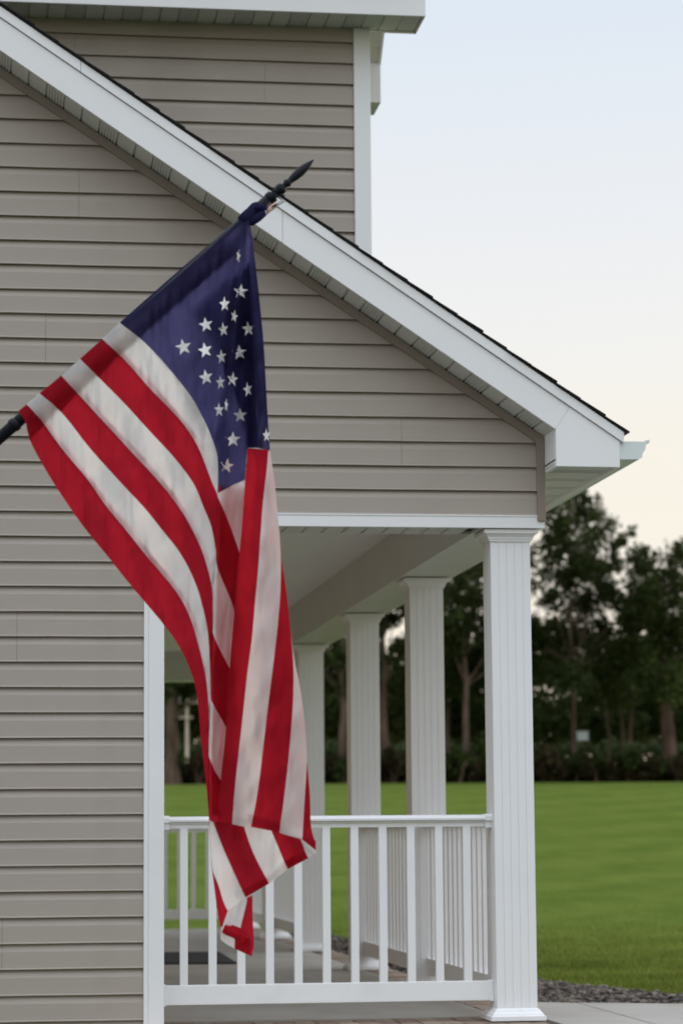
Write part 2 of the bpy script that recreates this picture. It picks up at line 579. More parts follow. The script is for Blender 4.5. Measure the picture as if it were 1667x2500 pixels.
XL = -3.0
w_ = MB()
w_.prism([(XL, -0.6), (0.70, -0.6), (0.70, 2.55), (2.70, 2.55), (2.70, 3.0), (XL, rake_z(XL))], 'y', 0.0, 0.10)
fw = hb(w_, 'gable_wall', M['dark'])
seams = {26: W(112, 830, 0)[0], 27: W(112, 800, 0)[0], 14: W(42, 1550, 0)[0], 15: W(42, 1550, 0)[0], 2: W(6, 2300, 0)[0], 3: W(6, 2300, 0)[0],
         22: W(978, 1080, 0)[0], 23: W(978, 1040, 0)[0], 8: -0.62, 9: -0.62, 32: 0.33, 33: 0.33}
for k in range(-4, 54):
    z = Z0 + k * E_
    xe = 0.669 if k < 19 else (0.80 if k == 19 else min(2.70, rake_x(z - 0.0)))
    if xe < XL + .2:
        break
    xt = None if k < 20 else min(2.70, rake_x(z + E_))
    jz = random.uniform(-0.0008, 0.0008)
    parts = [(XL, xe)]
    if k in seams:
        parts = [(XL, seams[k] - 0.0006), (seams[k] + 0.0006, xe)]
    for i, (a, c) in enumerate(parts):
        o = siding_mb(a, c, -0.001 if (i == 0 and len(parts) > 1) else 0.0, xt if c == xe else None).build('siding_board', M['siding'], fw)
        o.location = (0, 0, z + jz)

# white corner board of the lower wall
q = MB(); q.box(0.667, 0.690, -0.031, 0.0, -0.6, 2.512); q.box(0.690, 0.768, -0.035, 0.02, -0.6, 2.512); q.box(0.742, 0.768, 0.02, 0.10, -0.6, 2.512)
hb(q, 'corner_board', M['white'], bevel=0.003)
# frieze board over the porch opening
q = MB(); q.box(0.769, 2.738, -0.026, -0.001, 2.513, 2.578); q.box(0.769, 2.742, -0.030, -0.0265, 2.572, 2.580)
hb(q, 'frieze_board', M['white'], bevel=0.003)
# taupe trim: corner post and the strip under the rake soffit
q = MB(); q.box(2.700, 2.742, -0.040, 0.0, 2.548, 2.984)
hb(q, 'corner_trim', M['brown'], bevel=0.004)
q = MB()
q.prism([(2.742, rake_z(2.742) - 0.003), (XL, rake_z(XL) - 0.003), (XL, rake_z(XL) - 0.055), (2.70, rake_z(2.70) - 0.055), (2.742, 2.96)], 'y', -0.036, -0.0005)
hb(q, 'rake_trim', M['brown'])

# rake fascia (Y=-0.3) in boards with a butt seam, its cap strip, and the return
YF = -0.30
VH = 0.166      # vertical height of the fascia face below the cap


def rake_strip(xa, xb, lo, hi, y0, y1, cut=0.0):
    m_ = MB()
    m_.prism([(xa, rake_z(xa) + lo), (xb, rake_z(xb) + lo), (xb - cut, rake_z(xb - cut) + hi), (xa - cut, rake_z(xa - cut) + hi)], 'y', y0, y1)
    return m_


sx = W(690, 580, YF)[0]
hb(rake_strip(XL, sx - 0.0008, 0, VH, YF, YF + 0.025, 0.0), 'rake_fascia', M['white'], bevel=0.0015)
q = MB()
xq = XR + 0.075
q.prism([(sx + 0.0008, rake_z(sx + 0.0008)), (XR, ZR), (xq, rake_z(xq) + VH), (sx + 0.0008, rake_z(sx + 0.0008) + VH)], 'y', YF + 0.002, YF + 0.025)
hb(q, 'rake_fascia', M['white'], bevel=0.0015)
sx2 = W(198, 160, YF)[0]
for a, c in ((XL, sx2 - 0.0008), (sx2 + 0.0008, 3.098)):
    hb(rake_strip(a, c, VH + 0.004, VH + 0.060, YF - 0.010, YF + 0.025), 'fascia_cap', M['white'], bevel=0.002)
# return: polygon below the rake end
q = MB()
xm = XR + 0.075
q.prism([(XR, 2.80), (3.075, 2.798), (3.078, rake_z(3.078) + VH), (xm + 0.001, rake_z(xm) + VH), (XR + 0.001, ZR)], 'y', YF + 0.001, YF + 0.022)
q.prism([(XR - 0.001, 2.80), (XR + 0.02, 2.80), (XR + 0.02, 3.02), (XR - 0.001, 3.02)], 'y', YF + 0.0235, 0.02)
hb(q, 'eave_return', M['white'], bevel=0.0015)
# fascia of the long eave, running back along the porch
q = MB(); q.box(3.060, 3.077, YF + 0.023, 14.3, 2.798, 2.955)
hb(q, 'eave_fascia', M['white'])


# soffit panels: ribs or plain, built once and copied
def soffit_mesh(length, width, vented, name='soffit_panel'):
    """panel in local coords: x along the run (width), y along its length, looking from below"""
    m_ = MB()
    w2 = width - 0.012
    if vented:
        nrib = 5
        st = w2 / (nrib * 2 + 1)
        for i in range(nrib * 2 + 1):
            zz = 0.0 if i % 2 == 0 else 0.0045
            m_.box(i * st, (i + 1) * st, 0, length, zz, 0.012)
    else:
        m_.box(0, w2, 0, length, 0, 0.012)
    m_.box(w2 - 0.0005, width, 0, length, 0.010, 0.0125)
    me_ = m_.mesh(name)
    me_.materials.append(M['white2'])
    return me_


# sloping rake soffit
q = MB()
q.prism([(XR + .03, ZR + 0.012), (XL, rake_z(XL) + 0.03), (XL, rake_z(XL) + 0.04), (XR + .03, ZR + 0.04)], 'y', YF + 0.026, 0.0)
rsoff = hb(q, 'rake_soffit', M['dark'])
ang = math.atan(RS)
sp, sv = soffit_mesh(0.272, 0.1085, False), soffit_mesh(0.272, 0.1085, True)
dist = -0.025
i = 0
while dist < 5.2:
    xx = XR - dist * math.cos(ang)
    # local +x runs up the slope (towards -x)
    o = link('soffit_panel', sv if i % 3 == 1 else sp, rsoff, (xx, 0.0, rake_z(xx) + 0.002), (0, 0, 0))
    o.rotation_euler = (0, ang, math.pi)
    o.rotation_euler = Matrix(((-math.cos(ang), 0, math.sin(ang)), (0, -1, 0), (math.sin(ang), 0, math.cos(ang)))).to_euler()
    dist += 0.1085
    i += 1
# level eave soffit on the right
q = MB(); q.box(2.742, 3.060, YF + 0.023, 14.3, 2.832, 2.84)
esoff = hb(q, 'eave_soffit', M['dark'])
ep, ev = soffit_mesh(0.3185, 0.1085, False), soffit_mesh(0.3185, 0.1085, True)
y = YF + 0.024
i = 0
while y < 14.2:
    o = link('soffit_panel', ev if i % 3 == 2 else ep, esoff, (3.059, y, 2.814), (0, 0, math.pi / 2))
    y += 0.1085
    i += 1

# roof deck with shingle courses
q = MB()
RZ = VH + 0.061
q.prism([(3.108, rake_z(3.108) + RZ), (XL, rake_z(XL) + RZ), (XL, rake_z(XL) + RZ + 0.012), (3.108, rake_z(3.108) + RZ + 0.012)], 'y', YF - 0.012, 14.3)
roof = hb(q, 'roof', M['dark'])
xs = 3.128
while xs > XL + 0.2:
    zt = rake_z(xs) + RZ + 0.012
    q = MB()
    up = 0.25
    jit = random.uniform(-0.004, 0.004)
    q.prism([(xs + jit, zt + 0.003), (xs - up, zt + 0.003 + up * RS - 0.009), (xs - up, zt + up * RS - 0.005), (xs + jit, zt + 0.0105)], 'y', YF - 0.020 + random.uniform(-0.006, 0.004), 14.3)
    q.build('shingle_course', M['shingle'], roof)
    xs -= 0.1265

# gutter, K profile, running along the eave
q = MB()
prof = [(3.0785, 2.841), (3.180, 2.842), (3.196, 2.852), (3.199, 2.872), (3.213, 2.893), (3.217, 2.915), (3.232, 2.927), (3.232, 2.940), (3.214, 2.940), (3.208, 2.934), (3.0785, 2.934)]
q.prism(prof, 'y', YF + 0.012, 14.3)
q.box(3.226, 3.236, YF + 0.010, 14.3, 2.929, 2.943)
hb(q, 'gutter', M['gutter'])

# porch: beams, ceiling
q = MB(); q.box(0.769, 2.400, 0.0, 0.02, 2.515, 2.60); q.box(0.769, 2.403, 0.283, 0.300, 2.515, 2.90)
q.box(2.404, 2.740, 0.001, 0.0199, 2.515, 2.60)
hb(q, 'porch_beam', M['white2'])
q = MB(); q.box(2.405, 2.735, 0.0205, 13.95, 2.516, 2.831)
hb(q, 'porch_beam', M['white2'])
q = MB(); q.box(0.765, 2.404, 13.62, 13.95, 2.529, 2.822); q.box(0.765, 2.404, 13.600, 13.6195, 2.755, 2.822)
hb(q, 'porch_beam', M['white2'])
q = MB(); q.box(0.769, 2.404, 0.0205, 0.282, 2.530, 2.54)
bsoff = hb(q, 'beam_soffit', M['dark'])
bp_, bv_ = soffit_mesh(0.262, 0.1055, False), soffit_mesh(0.262, 0.1055, True)
x = 0.772
while x < 2.30:
    link('soffit_panel', bp_, bsoff, (x, 0.0207, 2.514))
    x += 0.1055
q = MB(); q.box(0.76, 2.41, 0.30, 13.62, 2.829, 2.85)
ceil = hb(q, 'porch_ceiling', M['dark'])
yy = 0.3005
while yy < 13.6:
    q = MB(); q.box(0.768, 2.4045, yy, min(yy + 0.1995, 13.6195), 2.823, 2.8295)
    q.build('ceiling_board', M['white'], ceil)
    yy += 0.2015
# house body behind the porch
q = MB(); q.box(XL, 0.765, 0.10, 13.95, -0.3, 4.4)
hb(q, 'side_wall', M['siding'])

# dormer block above
YD = 1.70
q = MB(); q.box(XL, 2.08, YD, 3.0, 3.2, 5.70)
dw = hb(q, 'dormer_wall', M['siding'])
zd = 5.610
dseam = {2: W(646, 230, YD)[0], 3: W(646, 280, YD)[0], 1: W(183, 120, YD)[0]}
for i in range(0, 18):
    z = zd - i * 0.1275
    parts = [(XL, 2.006)]
    if i in dseam:
        parts = [(XL, dseam[i] - 0.0006), (dseam[i] + 0.0006, 2.006)]
    for j, (a, c) in enumerate(parts):
        o = siding_mb(a, c, -0.001 if (j == 0 and len(parts) > 1) else 0.0).build('siding_board', M['siding'], dw)
        o.location = (0, YD, z)
q = MB(); q.box(2.0065, 2.105, YD - 0.033, YD + 0.05, 3.4, 5.692); q.box(2.081, 2.104, YD + 0.05, YD + 0.13, 3.4, 5.692)
hb(q, 'corner_board', M['white'], bevel=0.003)
q = MB(); q.box(XL, 2.392, 1.385, 1.405, 5.688, 6.07)
hb(q, 'dormer_fascia', M['white'], bevel=0.002)
q = MB(); q.box(XL, 2.392, 1.4055, YD - 0.001, 5.712, 5.72)
q.box(2.381, 2.392, 1.4055, YD + 0.035, 5.690, 5.712)
q.box(2.106, 2.392, YD, YD + 0.035, 5.690, 5.712)
dsoff = hb(q, 'dormer_soffit', M['white2'])
dp_, dv_ = soffit_mesh(0.292, 0.1085, False), soffit_mesh(0.292, 0.1085, True)
x = 2.27
i = 0
while x > -0.9:
    link('soffit_panel', dv_ if i % 3 == 0 else dp_, dsoff, (x, 1.406, 5.695))
    x -= 0.1085
    i += 1
# gable end of the dormer: sloping rake with its soffit, ridge above, return at the back
YM, ZE = 2.25, 5.88
q = MB()
q.prism([(3.10, 5.905), (YM, 6.72), (YM, 6.93), (3.14, 6.08)], 'x', 2.372, 2.392)
q.prism([(1.406, 5.91), (YM, 6.72), (YM, 6.93), (1.30, 6.06)], 'x', 2.372, 2.3915)
hb(q, 'dormer_rake', M['white'])
q = MB()
q.prism([(3.10, 5.92), (YM, 6.735), (YM, 6.75), (3.10, 5.935)], 'x', 2.104, 2.3715)
rk = hb(q, 'dormer_soffit', M['white2'])
for i in range(8):
    y1 = 3.09 - i * 0.078
    z1 = 5.92 + (3.10 - y1) * 0.9588
    q = MB()
    wv_ = i % 3 == 2
    if wv_:
        for j in range(4):
            ya = y1 - j * 0.018
            za = 5.92 + (3.10 - ya) * 0.9588
            q.prism([(ya, za - 0.010), (ya - 0.010, za - 0.010 + 0.0096), (ya - 0.010, za + 0.0096), (ya, za)], 'x', 2.105, 2.371)
    else:
        q.prism([(y1, z1 - 0.010), (y1 - 0.070, z1 - 0.010 + 0.067), (y1 - 0.070, z1 + 0.067), (y1, z1)], 'x', 2.105, 2.371)
    q.build('soffit_panel', M['white2'], rk)
q = MB(); q.box(2.09, 2.390, 3.095, 3.40, 5.655, 5.930)
hb(q, 'rake_return', M['white'], bevel=0.002)
q = MB()
q.prism([(1.29, 6.065), (YM, 6.935), (3.16, 6.09), (3.16, 6.11), (YM, 6.96), (1.27, 6.08)], 'x', XL, 2.41)
hb(q, 'dormer_roof', M['shingle'])
q = MB(); q.prism([(YD, 5.70), (YM, 6.30), (3.0, 5.70)], 'x', XL, 2.08)
hb(q, 'dormer_gable', M['siding'])

# columns
CX0, CW = 2.462, 0.208
CY = [0.030, 2.600, 5.211, 8.246, 10.915, 13.618]


def column_shaft():
    gw, gd = 0.0016, 0.0032
    pts = []

    def side(ax, ay, bx_, by_):
        d_ = Vector((bx_ - ax, by_ - ay)).normalized()
        n_ = Vector((-d_.y, d_.x))        # inwards
        pts.append((ax, ay))
        for i in range(1, 5):
            p = Vector((ax, ay)) + Vector((bx_ - ax, by_ - ay)) * (i / 5)
            for s_, dd in ((-gw, 0), (-gw * .4, gd), (gw * .4, gd), (gw, 0)):
                r_ = p + d_ * s_ + n_ * dd
                pts.append((r_.x, r_.y))
    w2 = CW / 2
    side(-w2, -w2, w2, -w2)
    side(w2, -w2, w2, w2)
    side(w2, w2, -w2, w2)
    side(-w2, w2, -w2, -w2)
    m_ = MB()
    m_.prism(pts, 'z', 0.05, 2.456)
    return m_.mesh('shaft')


def rings(prof, name):
    m_ = MB()
    vs_ = []
    for z, e in prof:
        a = CW / 2 + e
        vs_ += [(-a, -a, z), (a, -a, z), (a, a, z), (-a, a, z)]
    k_ = len(prof)
    fs_ = [(4 * i + j, 4 * i + (j + 1) % 4, 4 * i + 4 + (j + 1) % 4, 4 * i + 4 + j) for i in range(k_ - 1) for j in range(4)]
    fs_ += [(3, 2, 1, 0), tuple(4 * (k_ - 1) + j for j in range(4))]
    m_.add(vs_, fs_)
    return m_.mesh(name)


sh_me = column_shaft()
cap_me = rings([(2.448, 0.001), (2.4485, 0.008), (2.458, 0.009), (2.460, 0.013), (2.470, 0.015), (2.482, 0.024), (2.487, 0.030), (2.489, 0.037), (2.505, 0.038), (2.509, 0.036)], 'capital')
base_me = rings([(0.001, 0.036), (0.002, 0.038), (0.024, 0.038), (0.026, 0.030), (0.036, 0.026), (0.048, 0.014), (0.056, 0.010), (0.062, 0.001)], 'base')
cap2 = MB(); cap2.box(-0.09, 0.09, -0.09, 0.09, 2.5, 2.5155)
neck_me = cap2.mesh('capital_gap')
nl = MB(); nl.prism([(0.0032 * math.cos(k * math.pi / 4), 0.0032 * math.sin(k * math.pi / 4)) for k in range(8)], 'y', -0.002, 0.004)
nail_me = nl.mesh('nail')
nail_me.materials.append(M['gutter'])
for me_, mm in ((sh_me, 'white'), (cap_me, 'white'), (base_me, 'white'), (neck_me, 'dark')):
    me_.materials.append(M[mm])
for i, y in enumerate(CY):
    c = empty('porch_column', (CX0 + CW / 2 - 0.7, y + CW / 2, 0), house)
    for nm, me_ in (('shaft', sh_me), ('capital', cap_me), ('base', base_me)):
        o = link(nm, me_, c)
    link('capital_gap', neck_me, c)
    link('nail', nail_me, c, (random.uniform(-.004, .004), -CW / 2 - 0.009, 2.4535))
    link('nail', nail_me, c, (random.uniform(-.012, .012), -CW / 2 - 0.013, 0.0505))

# railings
RAILP = [(-0.018, 0.982), (0.018, 0.982), (0.018, 1.004), (0.030, 1.006), (0.030, 1.010), (0.026, 1.012), (0.044, 1.016), (0.045, 1.026), (0.036, 1.037), (0.018, 1.042),
         (-0.018, 1.042), (-0.036, 1.037), (-0.045, 1.026), (-0.044, 1.016), (-0.026, 1.012), (-0.030, 1.010), (-0.030, 1.006), (-0.018, 1.004)]
bal = MB(); bal.box(-0.0195, 0.0195, -0.0195, 0.0195, 0.198, 0.984)
bal_me = bal.mesh('baluster')
bal_me.materials.append(M['white'])


def railing(p0, axis, length, nbal, first, step):
    rl = empty('porch_railing', (p0[0] - 0.7, p0[1], 0), house)
    m_ = MB(); m_.prism(RAILP, 'x', 0.006, length - 0.006)
    b_ = MB(); b_.box(0.004, length - 0.004, -0.022, 0.022, 0.1, 0.1985)
    objs = [m_.build('top_rail', M['white'], rl), b_.build('bottom_rail', M['white'], rl, bevel=0.003)]
    for a in (0.0005, length - 0.0355):
        c_ = MB()
        c_.prism([(-0.034, 0.976), (0.034, 0.976), (0.034, 1.010), (0.049, 1.012), (0.049, 1.034), (0.038, 1.046), (-0.038, 1.046), (-0.049, 1.034), (-0.049, 1.012), (-0.034, 1.010)], 'x', a, a + 0.035)
        objs.append(c_.build('rail_bracket', M['white'], rl))
    for a in (0.0006, length - 0.0206):
        d_ = MB()
        d_.box(a, a + 0.02, -0.026, 0.026, 0.095, 0.203)
        objs.append(d_.build('rail_bracket', M['white'], rl, bevel=0.003))
    for i in range(nbal):
        objs.append(link('baluster', bal_me, rl, (first + i * step, 0, 0)))
    if axis == 'y':
        rl.rotation_euler.z = math.pi / 2
    return rl


XC = CX0 + CW / 2
railing((0.768, 0.134), 'x', CX0 - 0.768, 11, 0.111, 0.1453)
railing((0.768, 13.722), 'x', CX0 - 0.768, 11, 0.111, 0.1453)
for i in (0, 1, 3, 4):
    ya, yb = CY[i] + CW, CY[i + 1]
    ln = yb - ya
    nb = int(round(ln / 0.1453)) - 1
    st = ln / (nb + 1)
    railing((XC, ya), 'y', ln, nb, st, st)

# door mat
dm = MB(); dm.prism([(0.80, 6.46), (1.757, 6.30), (1.794, 8.165), (0.80, 8.33)], 'z', 0.001, 0.012)
o = dm.build('door_mat', M['mat'], bevel=0.003)
tag(o, 'flat black door mat on the concrete porch floor', 'door mat')

# ------------------------------------------------------------------ trees and far things


def leaf_cloud(blobs, size, name, m, parent, dens=0.09, Y=59, depth=1.6, sub=10):
    C_, K_ = [], []
    for cx, cy, r_ in blobs:
        ctr = W(cx, cy, Y + RNG.uniform(-depth, depth))
        rr = r_ * (Y + 13.2) / 6385
        n_ = int(dens * r_ * r_ * (0.16 / size) ** 2)
        dirs = RNG.normal(size=(sub, 3))
        dirs /= np.linalg.norm(dirs, axis=1)[:, None]
        subs = dirs * rr * RNG.uniform(0.25, 0.95, (sub, 1))
        k_ = RNG.integers(0, sub, n_)
        C_.append(ctr + subs[k_] + np.clip(RNG.normal(0, rr * 0.24, (n_, 3)), -rr * .5, rr * .5))
    P_ = np.concatenate(C_)
    n_ = len(P_)
    a = RNG.normal(size=(n_, 3)); a /= np.linalg.norm(a, axis=1)[:, None]
    b_ = np.cross(a, RNG.normal(size=(n_, 3))); b_ /= np.linalg.norm(b_, axis=1)[:, None]
    s_ = size * RNG.uniform(0.6, 1.3, (n_, 1))
    a *= s_ * 0.62
    b_ *= s_ * 0.36
    V_ = np.stack([P_ - a, P_ + b_ - a * .15, P_ + a, P_ - b_ - a * .15], 1).reshape(-1, 3)
    me_ = bpy.data.meshes.new(name)
    me_.from_pydata(V_.tolist(), [], np.arange(4 * n_).reshape(-1, 4).tolist())
    me_.materials.append(m)
    o_ = bpy.data.objects.new(name, me_)
    COL.objects.link(o_)
    if parent:
        o_.parent = parent
        o_.location = -Vector(parent.location)
    return o_


def tree(label, tx, trunk_w, top, blobs, m, Y=59.0, size=0.16, dens=0.09, lean=0.0, limbs=True, name='tree', group='trees along the far edge of the lawn'):
    x0 = W(tx, 1900, Y)[0]
    z0 = ground_z(0, Y) - 0.1
    tr = empty(name, (x0, Y, z0))
    tag(tr, label, 'tree', group)
    tm = MB()
    ztop = W(tx, top, Y)[2]
    r0 = trunk_w * (Y + 13.2) / 6385 / 2
    n_ = 7
    pts_ = [Vector((x0 + lean * (i / n_) ** 1.2 + random.uniform(-.05, .05) * (i > 1), Y + random.uniform(-.06, .06), z0 + (ztop - z0) * i / n_)) for i in range(n_ + 1)]
    rd = [r0 * (1.35 if i == 0 else 1) * (1 - 0.8 * i / n_) for i in range(n_ + 1)]
    tm.tube(pts_, rd, 8)
    if limbs:
        for cx, cy, r_ in blobs:
            e_ = Vector(W(cx, cy, Y + random.uniform(-.8, .8)))
            f_ = min(0.9, max(0.48, (e_.z - z0) / (ztop - z0) - 0.16))
            k_ = int(f_ * n_)
            s0 = pts_[k_]
            mid = s0.lerp(e_, 0.5) + Vector((random.uniform(-.2, .2), random.uniform(-.2, .2), random.uniform(-.05, .3)))
            tm.tube([s0, mid, e_], [rd[k_] * 0.40, rd[k_] * 0.24, 0.012], 6)
    o_ = tm.build('trunk', M['bark'], tr)
    o_.location = -tr.location
    leaf_cloud(blobs, size, 'crown', m, tr, dens, Y)
    return tr


tree('tall leafy tree nearest the porch eave with its top against the sky', 1400, 15, 1250,
     [(1395, 1215, 48), (1350, 1262, 62), (1420, 1268, 58), (1468, 1290, 42), (1505, 1330, 34), (1335, 1335, 55), (1420, 1345, 62), (1480, 1380, 46), (1380, 1410, 50), (1540, 1300, 16),
      (1450, 1455, 52), (1345, 1470, 44), (1405, 1520, 55), (1330, 1580, 80), (1420, 1600, 80), (1500, 1590, 70), (1370, 1670, 70), (1460, 1680, 74), (1290, 1430, 34), (1535, 1390, 50), (1565, 1440, 48), (1575, 1350, 26), (1555, 1500, 50), (1440, 1400, 50), (1420, 1480, 46), (1380, 1340, 40), (1440, 1320, 50), (1370, 1300, 46), (1400, 1380, 50), (1340, 1400, 40), (1480, 1440, 46), (1330, 1545, 50), (1590, 1400, 34), (1520, 1500, 50), (1455, 1530, 50), (1300, 1530, 44), (1310, 1640, 60), (1250, 1600, 60), (1250, 1690, 50)], M['leafA'], 59, size=0.13, dens=0.11)
tree('bushy tree at the right edge of the lawn with a leaning trunk', 1638, 44, 1420,
     [(1625, 1385, 46), (1580, 1420, 44), (1660, 1370, 40), (1590, 1490, 52), (1655, 1480, 56), (1540, 1480, 34), (1610, 1570, 74), (1690, 1570, 70), (1545, 1580, 60), (1600, 1660, 74), (1670, 1680, 74), (1720, 1460, 60), (1640, 1430, 50), (1600, 1440, 46), (1670, 1430, 50), (1560, 1520, 50), (1630, 1530, 56), (1680, 1500, 50), (1655, 1340, 30)],
     M['leafB'], 60, dens=0.10, lean=-0.5)
tree('dense dark tree seen between the two nearest porch columns', 1138, 20, 1350,
     [(1100, 1360, 78), (1175, 1380, 74), (1130, 1450, 80), (1215, 1430, 60), (1090, 1530, 74), (1165, 1540, 78), (1120, 1620, 74), (1190, 1640, 74), (1245, 1540, 50), (1060, 1440, 60), (1250, 1640, 60)], M['leafA'], 58.5, dens=0.15)
tree('slim dark trunked tree beside the second porch column', 1094, 16, 1500,
     [(1070, 1580, 60), (1110, 1660, 60), (1060, 1690, 50), (1040, 1620, 50)], M['leafB'], 61, dens=0.11)
tree('reddish trunked tree with sky gaps between the second and third columns', 941, 26, 1420,
     [(955, 1425, 55), (905, 1450, 55), (1010, 1470, 60), (915, 1520, 36), (958, 1512, 30), (970, 1590, 30), (1005, 1560, 46), (940, 1620, 40), (990, 1665, 54), (890, 1620, 54), (950, 1690, 40)], M['leafA'], 59.5, dens=0.12)
tree('tree with a dark trunk beside the third porch column', 838, 24, 1470,
     [(835, 1500, 56), (790, 1560, 50), (860, 1590, 54), (800, 1640, 56), (850, 1670, 50), (770, 1620, 44), (760, 1500, 50)], M['leafB'], 59, dens=0.12)
tree('thick trunked tree seen through the porch left of the flag', 420, 42, 1560,
     [(400, 1600, 70), (470, 1610, 64), (440, 1660, 56), (530, 1620, 66), (600, 1600, 66), (370, 1660, 60), (500, 1680, 34)], M['leafA'], 58, dens=0.14)
tree('thin reddish trunked tree leftmost of three behind the brush', 1487, 9, 1640, [(1480, 1650, 50), (1500, 1690, 44)], M['leafB'], 62, dens=0.09)
tree('thin reddish trunked tree in the middle of three behind the brush', 1518, 10, 1640, [(1525, 1640, 54), (1515, 1700, 40)], M['leafA'], 62.5, dens=0.09)
tree('thin pale trunked tree rightmost of three behind the brush', 1542, 12, 1600, [(1545, 1620, 56), (1560, 1690, 50)], M['leafB'], 61.5, dens=0.09)

# brush at the foot of the trees, woodland behind, far crop field and scrub
bl = [(x_, 1884 + random.uniform(-14, 14), random.uniform(22, 40)) for x_ in range(330, 2300, 15)]
bl += [(x_, 1903 + random.uniform(-5, 6), random.uniform(12, 20)) for x_ in range(330, 2300, 9)]
o = leaf_cloud(bl, 0.12, 'undergrowth', M['leafD'], None, 0.15, 58.6, 0.5)
tag(o, 'dark tangled brush along the foot of the trees', 'undergrowth', kind='stuff')
bx_ = 335
nb_ = 0
while bx_ < 1780:
    rr_ = random.uniform(24, 46)
    yb_ = 57.6 + random.uniform(0, 0.9)
    bu = empty('bush', (W(bx_, 1900, yb_)[0], yb_, ground_z(0, yb_)))
    tag(bu, 'ragged dark shrub in the brush line at the foot of the trees', 'shrub', 'shrubs in the brush line at the foot of the trees')
    stalk = MB()
    for k_ in range(4):
        e_ = Vector((random.uniform(-.25, .25), random.uniform(-.2, .2), rr_ / 60))
        stalk.tube([(random.uniform(-.05, .05), 0, -.05), e_ * 0.5 + Vector((0, 0, .05)), e_], [0.02, 0.014, 0.006], 5)
    stalk.build('stem', M['bark'], bu)
    bls = [(bx_ + random.uniform(-18, 18), 1905 - rr_ * random.uniform(.4, 1.9), rr_ * random.uniform(.45, .8)) for k_ in range(5)]
    leaf_cloud(bls, random.choice((0.11, 0.13, 0.16)), 'foliage', M[random.choice(('leafA', 'leafD', 'leafD', 'leafB', 'leafD'))], bu, 0.11, yb_, 0.4)
    bx_ += random.uniform(38, 78)
bl = [(x_, yy_ + random.uniform(-22, 22), random.uniform(44, 64)) for yy_ in (1600, 1660, 1715, 1752) for x_ in range(330, 2300, 38) if not (yy_ == 1600 and (900 < x_ < 1010 or random.random() < .35))]
bl += [(x_, 1770 + random.uniform(-16, 16), random.uniform(24, 34)) for x_ in range(330, 2300, 30)]
o = leaf_cloud(bl, 0.17, 'woodland', M['leafA'], None, 0.13, 70, 3)
tag(o, 'dark woodland mass behind the front row of trees', 'woodland', kind='stuff')
bl = [(x_, 1775 + random.uniform(-36, 26), random.uniform(30, 50)) for x_ in range(330, 2300, 15)]
bl += [(x_, yy_ + random.uniform(-8, 8), random.uniform(20, 30)) for yy_ in (1858, 1888) for x_ in range(330, 2300, 22)]
bl += [(x_, 1822 + random.uniform(-12, 8), random.uniform(22, 34)) for x_ in range(330, 2300, 14)]
o = leaf_cloud(bl, 0.20, 'scrub', M['leafC'], None, 0.24, 98, 3)
tag(o, 'yellow green scrub far behind the tree trunks', 'scrub', kind='stuff')
bl = [(x_, 1828 + random.uniform(-4, 6), random.uniform(15, 20)) for x_ in range(330, 1760, 14)]
o = leaf_cloud(bl, 0.16, 'crop_field', M['crop'], None, 0.3, 84, 1.5)
tag(o, 'pale green crop row beyond the trees', 'field', kind='stuff')

# white utility box beyond the brush
p0, p1 = W(1411, 1808, 60.5), W(1432, 1788, 60.5)
ub = empty('utility_box', ((p0[0] + p1[0]) / 2, 60.5, p0[2] - 0.7))
tag(ub, 'small white box on a post beyond the dark brush', 'utility box')
q = MB(); q.box(p0[0] - ub.location.x, p1[0] - ub.location.x, -0.15, 0.15, 0.7, 0.7 + p1[2] - p0[2])
q.box(p0[0] - ub.location.x - 0.02, p1[0] - ub.location.x + 0.02, -0.18, 0.18, 0.7 + p1[2] - p0[2], 0.73 + p1[2] - p0[2])
q.build('cabinet', M['box'], ub, bevel=0.01)
q = MB(); q.box(-0.025, 0.025, -0.025, 0.025, 0, 0.6995)
q.build('post', M['bark'], ub)
# utility pole with two crossarms
YP = 60.2
a, bt = W(457, 1698, YP), W(457, 1803, YP)
up = empty('utility_pole', (a[0], YP, bt[2] - 1.2))
tag(up, 'pale utility pole with two crossarms seen through the porch', 'utility pole')
ht = a[2] - up.location.z
q = MB(); q.tube([(0, 0, 0), (0, 0, ht)], [0.050, 0.042], 10)
q.build('pole', M['upole'], up, smooth=False)
za = W(457, 1715, YP)[2] - up.location.z
q = MB(); q.box(W(436, 1715, YP)[0] - a[0], W(488, 1715, YP)[0] - a[0], -0.10, -0.03, za - 0.03, za + 0.03)
q.build('crossarm', M['upole'], up)
zb = W(457, 1752, YP)[2] - up.location.z
q = MB(); q.box(W(436, 1752, YP)[0] - a[0], W(471, 1752, YP)[0] - a[0], -0.10, -0.03, zb - 0.03, zb + 0.03)
q.build('crossarm', M['upole'], up)
q = MB()
q.tube([(W(486, 1716, YP)[0] - a[0], -0.06, za + 0.04), (W(486, 1716, YP)[0] - a[0], -0.06, za + 0.14)], [0.03, 0.02], 8)
q.tube([(W(440, 1716, YP)[0] - a[0], -0.06, za + 0.04), (W(440, 1716, YP)[0] - a[0], -0.06, za + 0.14)], [0.03, 0.02], 8)
q.build('insulator', M['box'], up)

# ------------------------------------------------------------------ flag pole
FY = -5.0


def ax(px, d=0.0):
    return W(px, 1069 - 0.8866 * px, FY + d)


fp = empty('flag_pole', tuple(ax(-230)))
tag(fp, 'dark slanted flag pole with a spear point finial', 'flag pole')


def fpb(mb, name, m, smooth=True):
    o_ = mb.build(name, m, fp, smooth=smooth)
    o_.location = -fp.location
    return o_


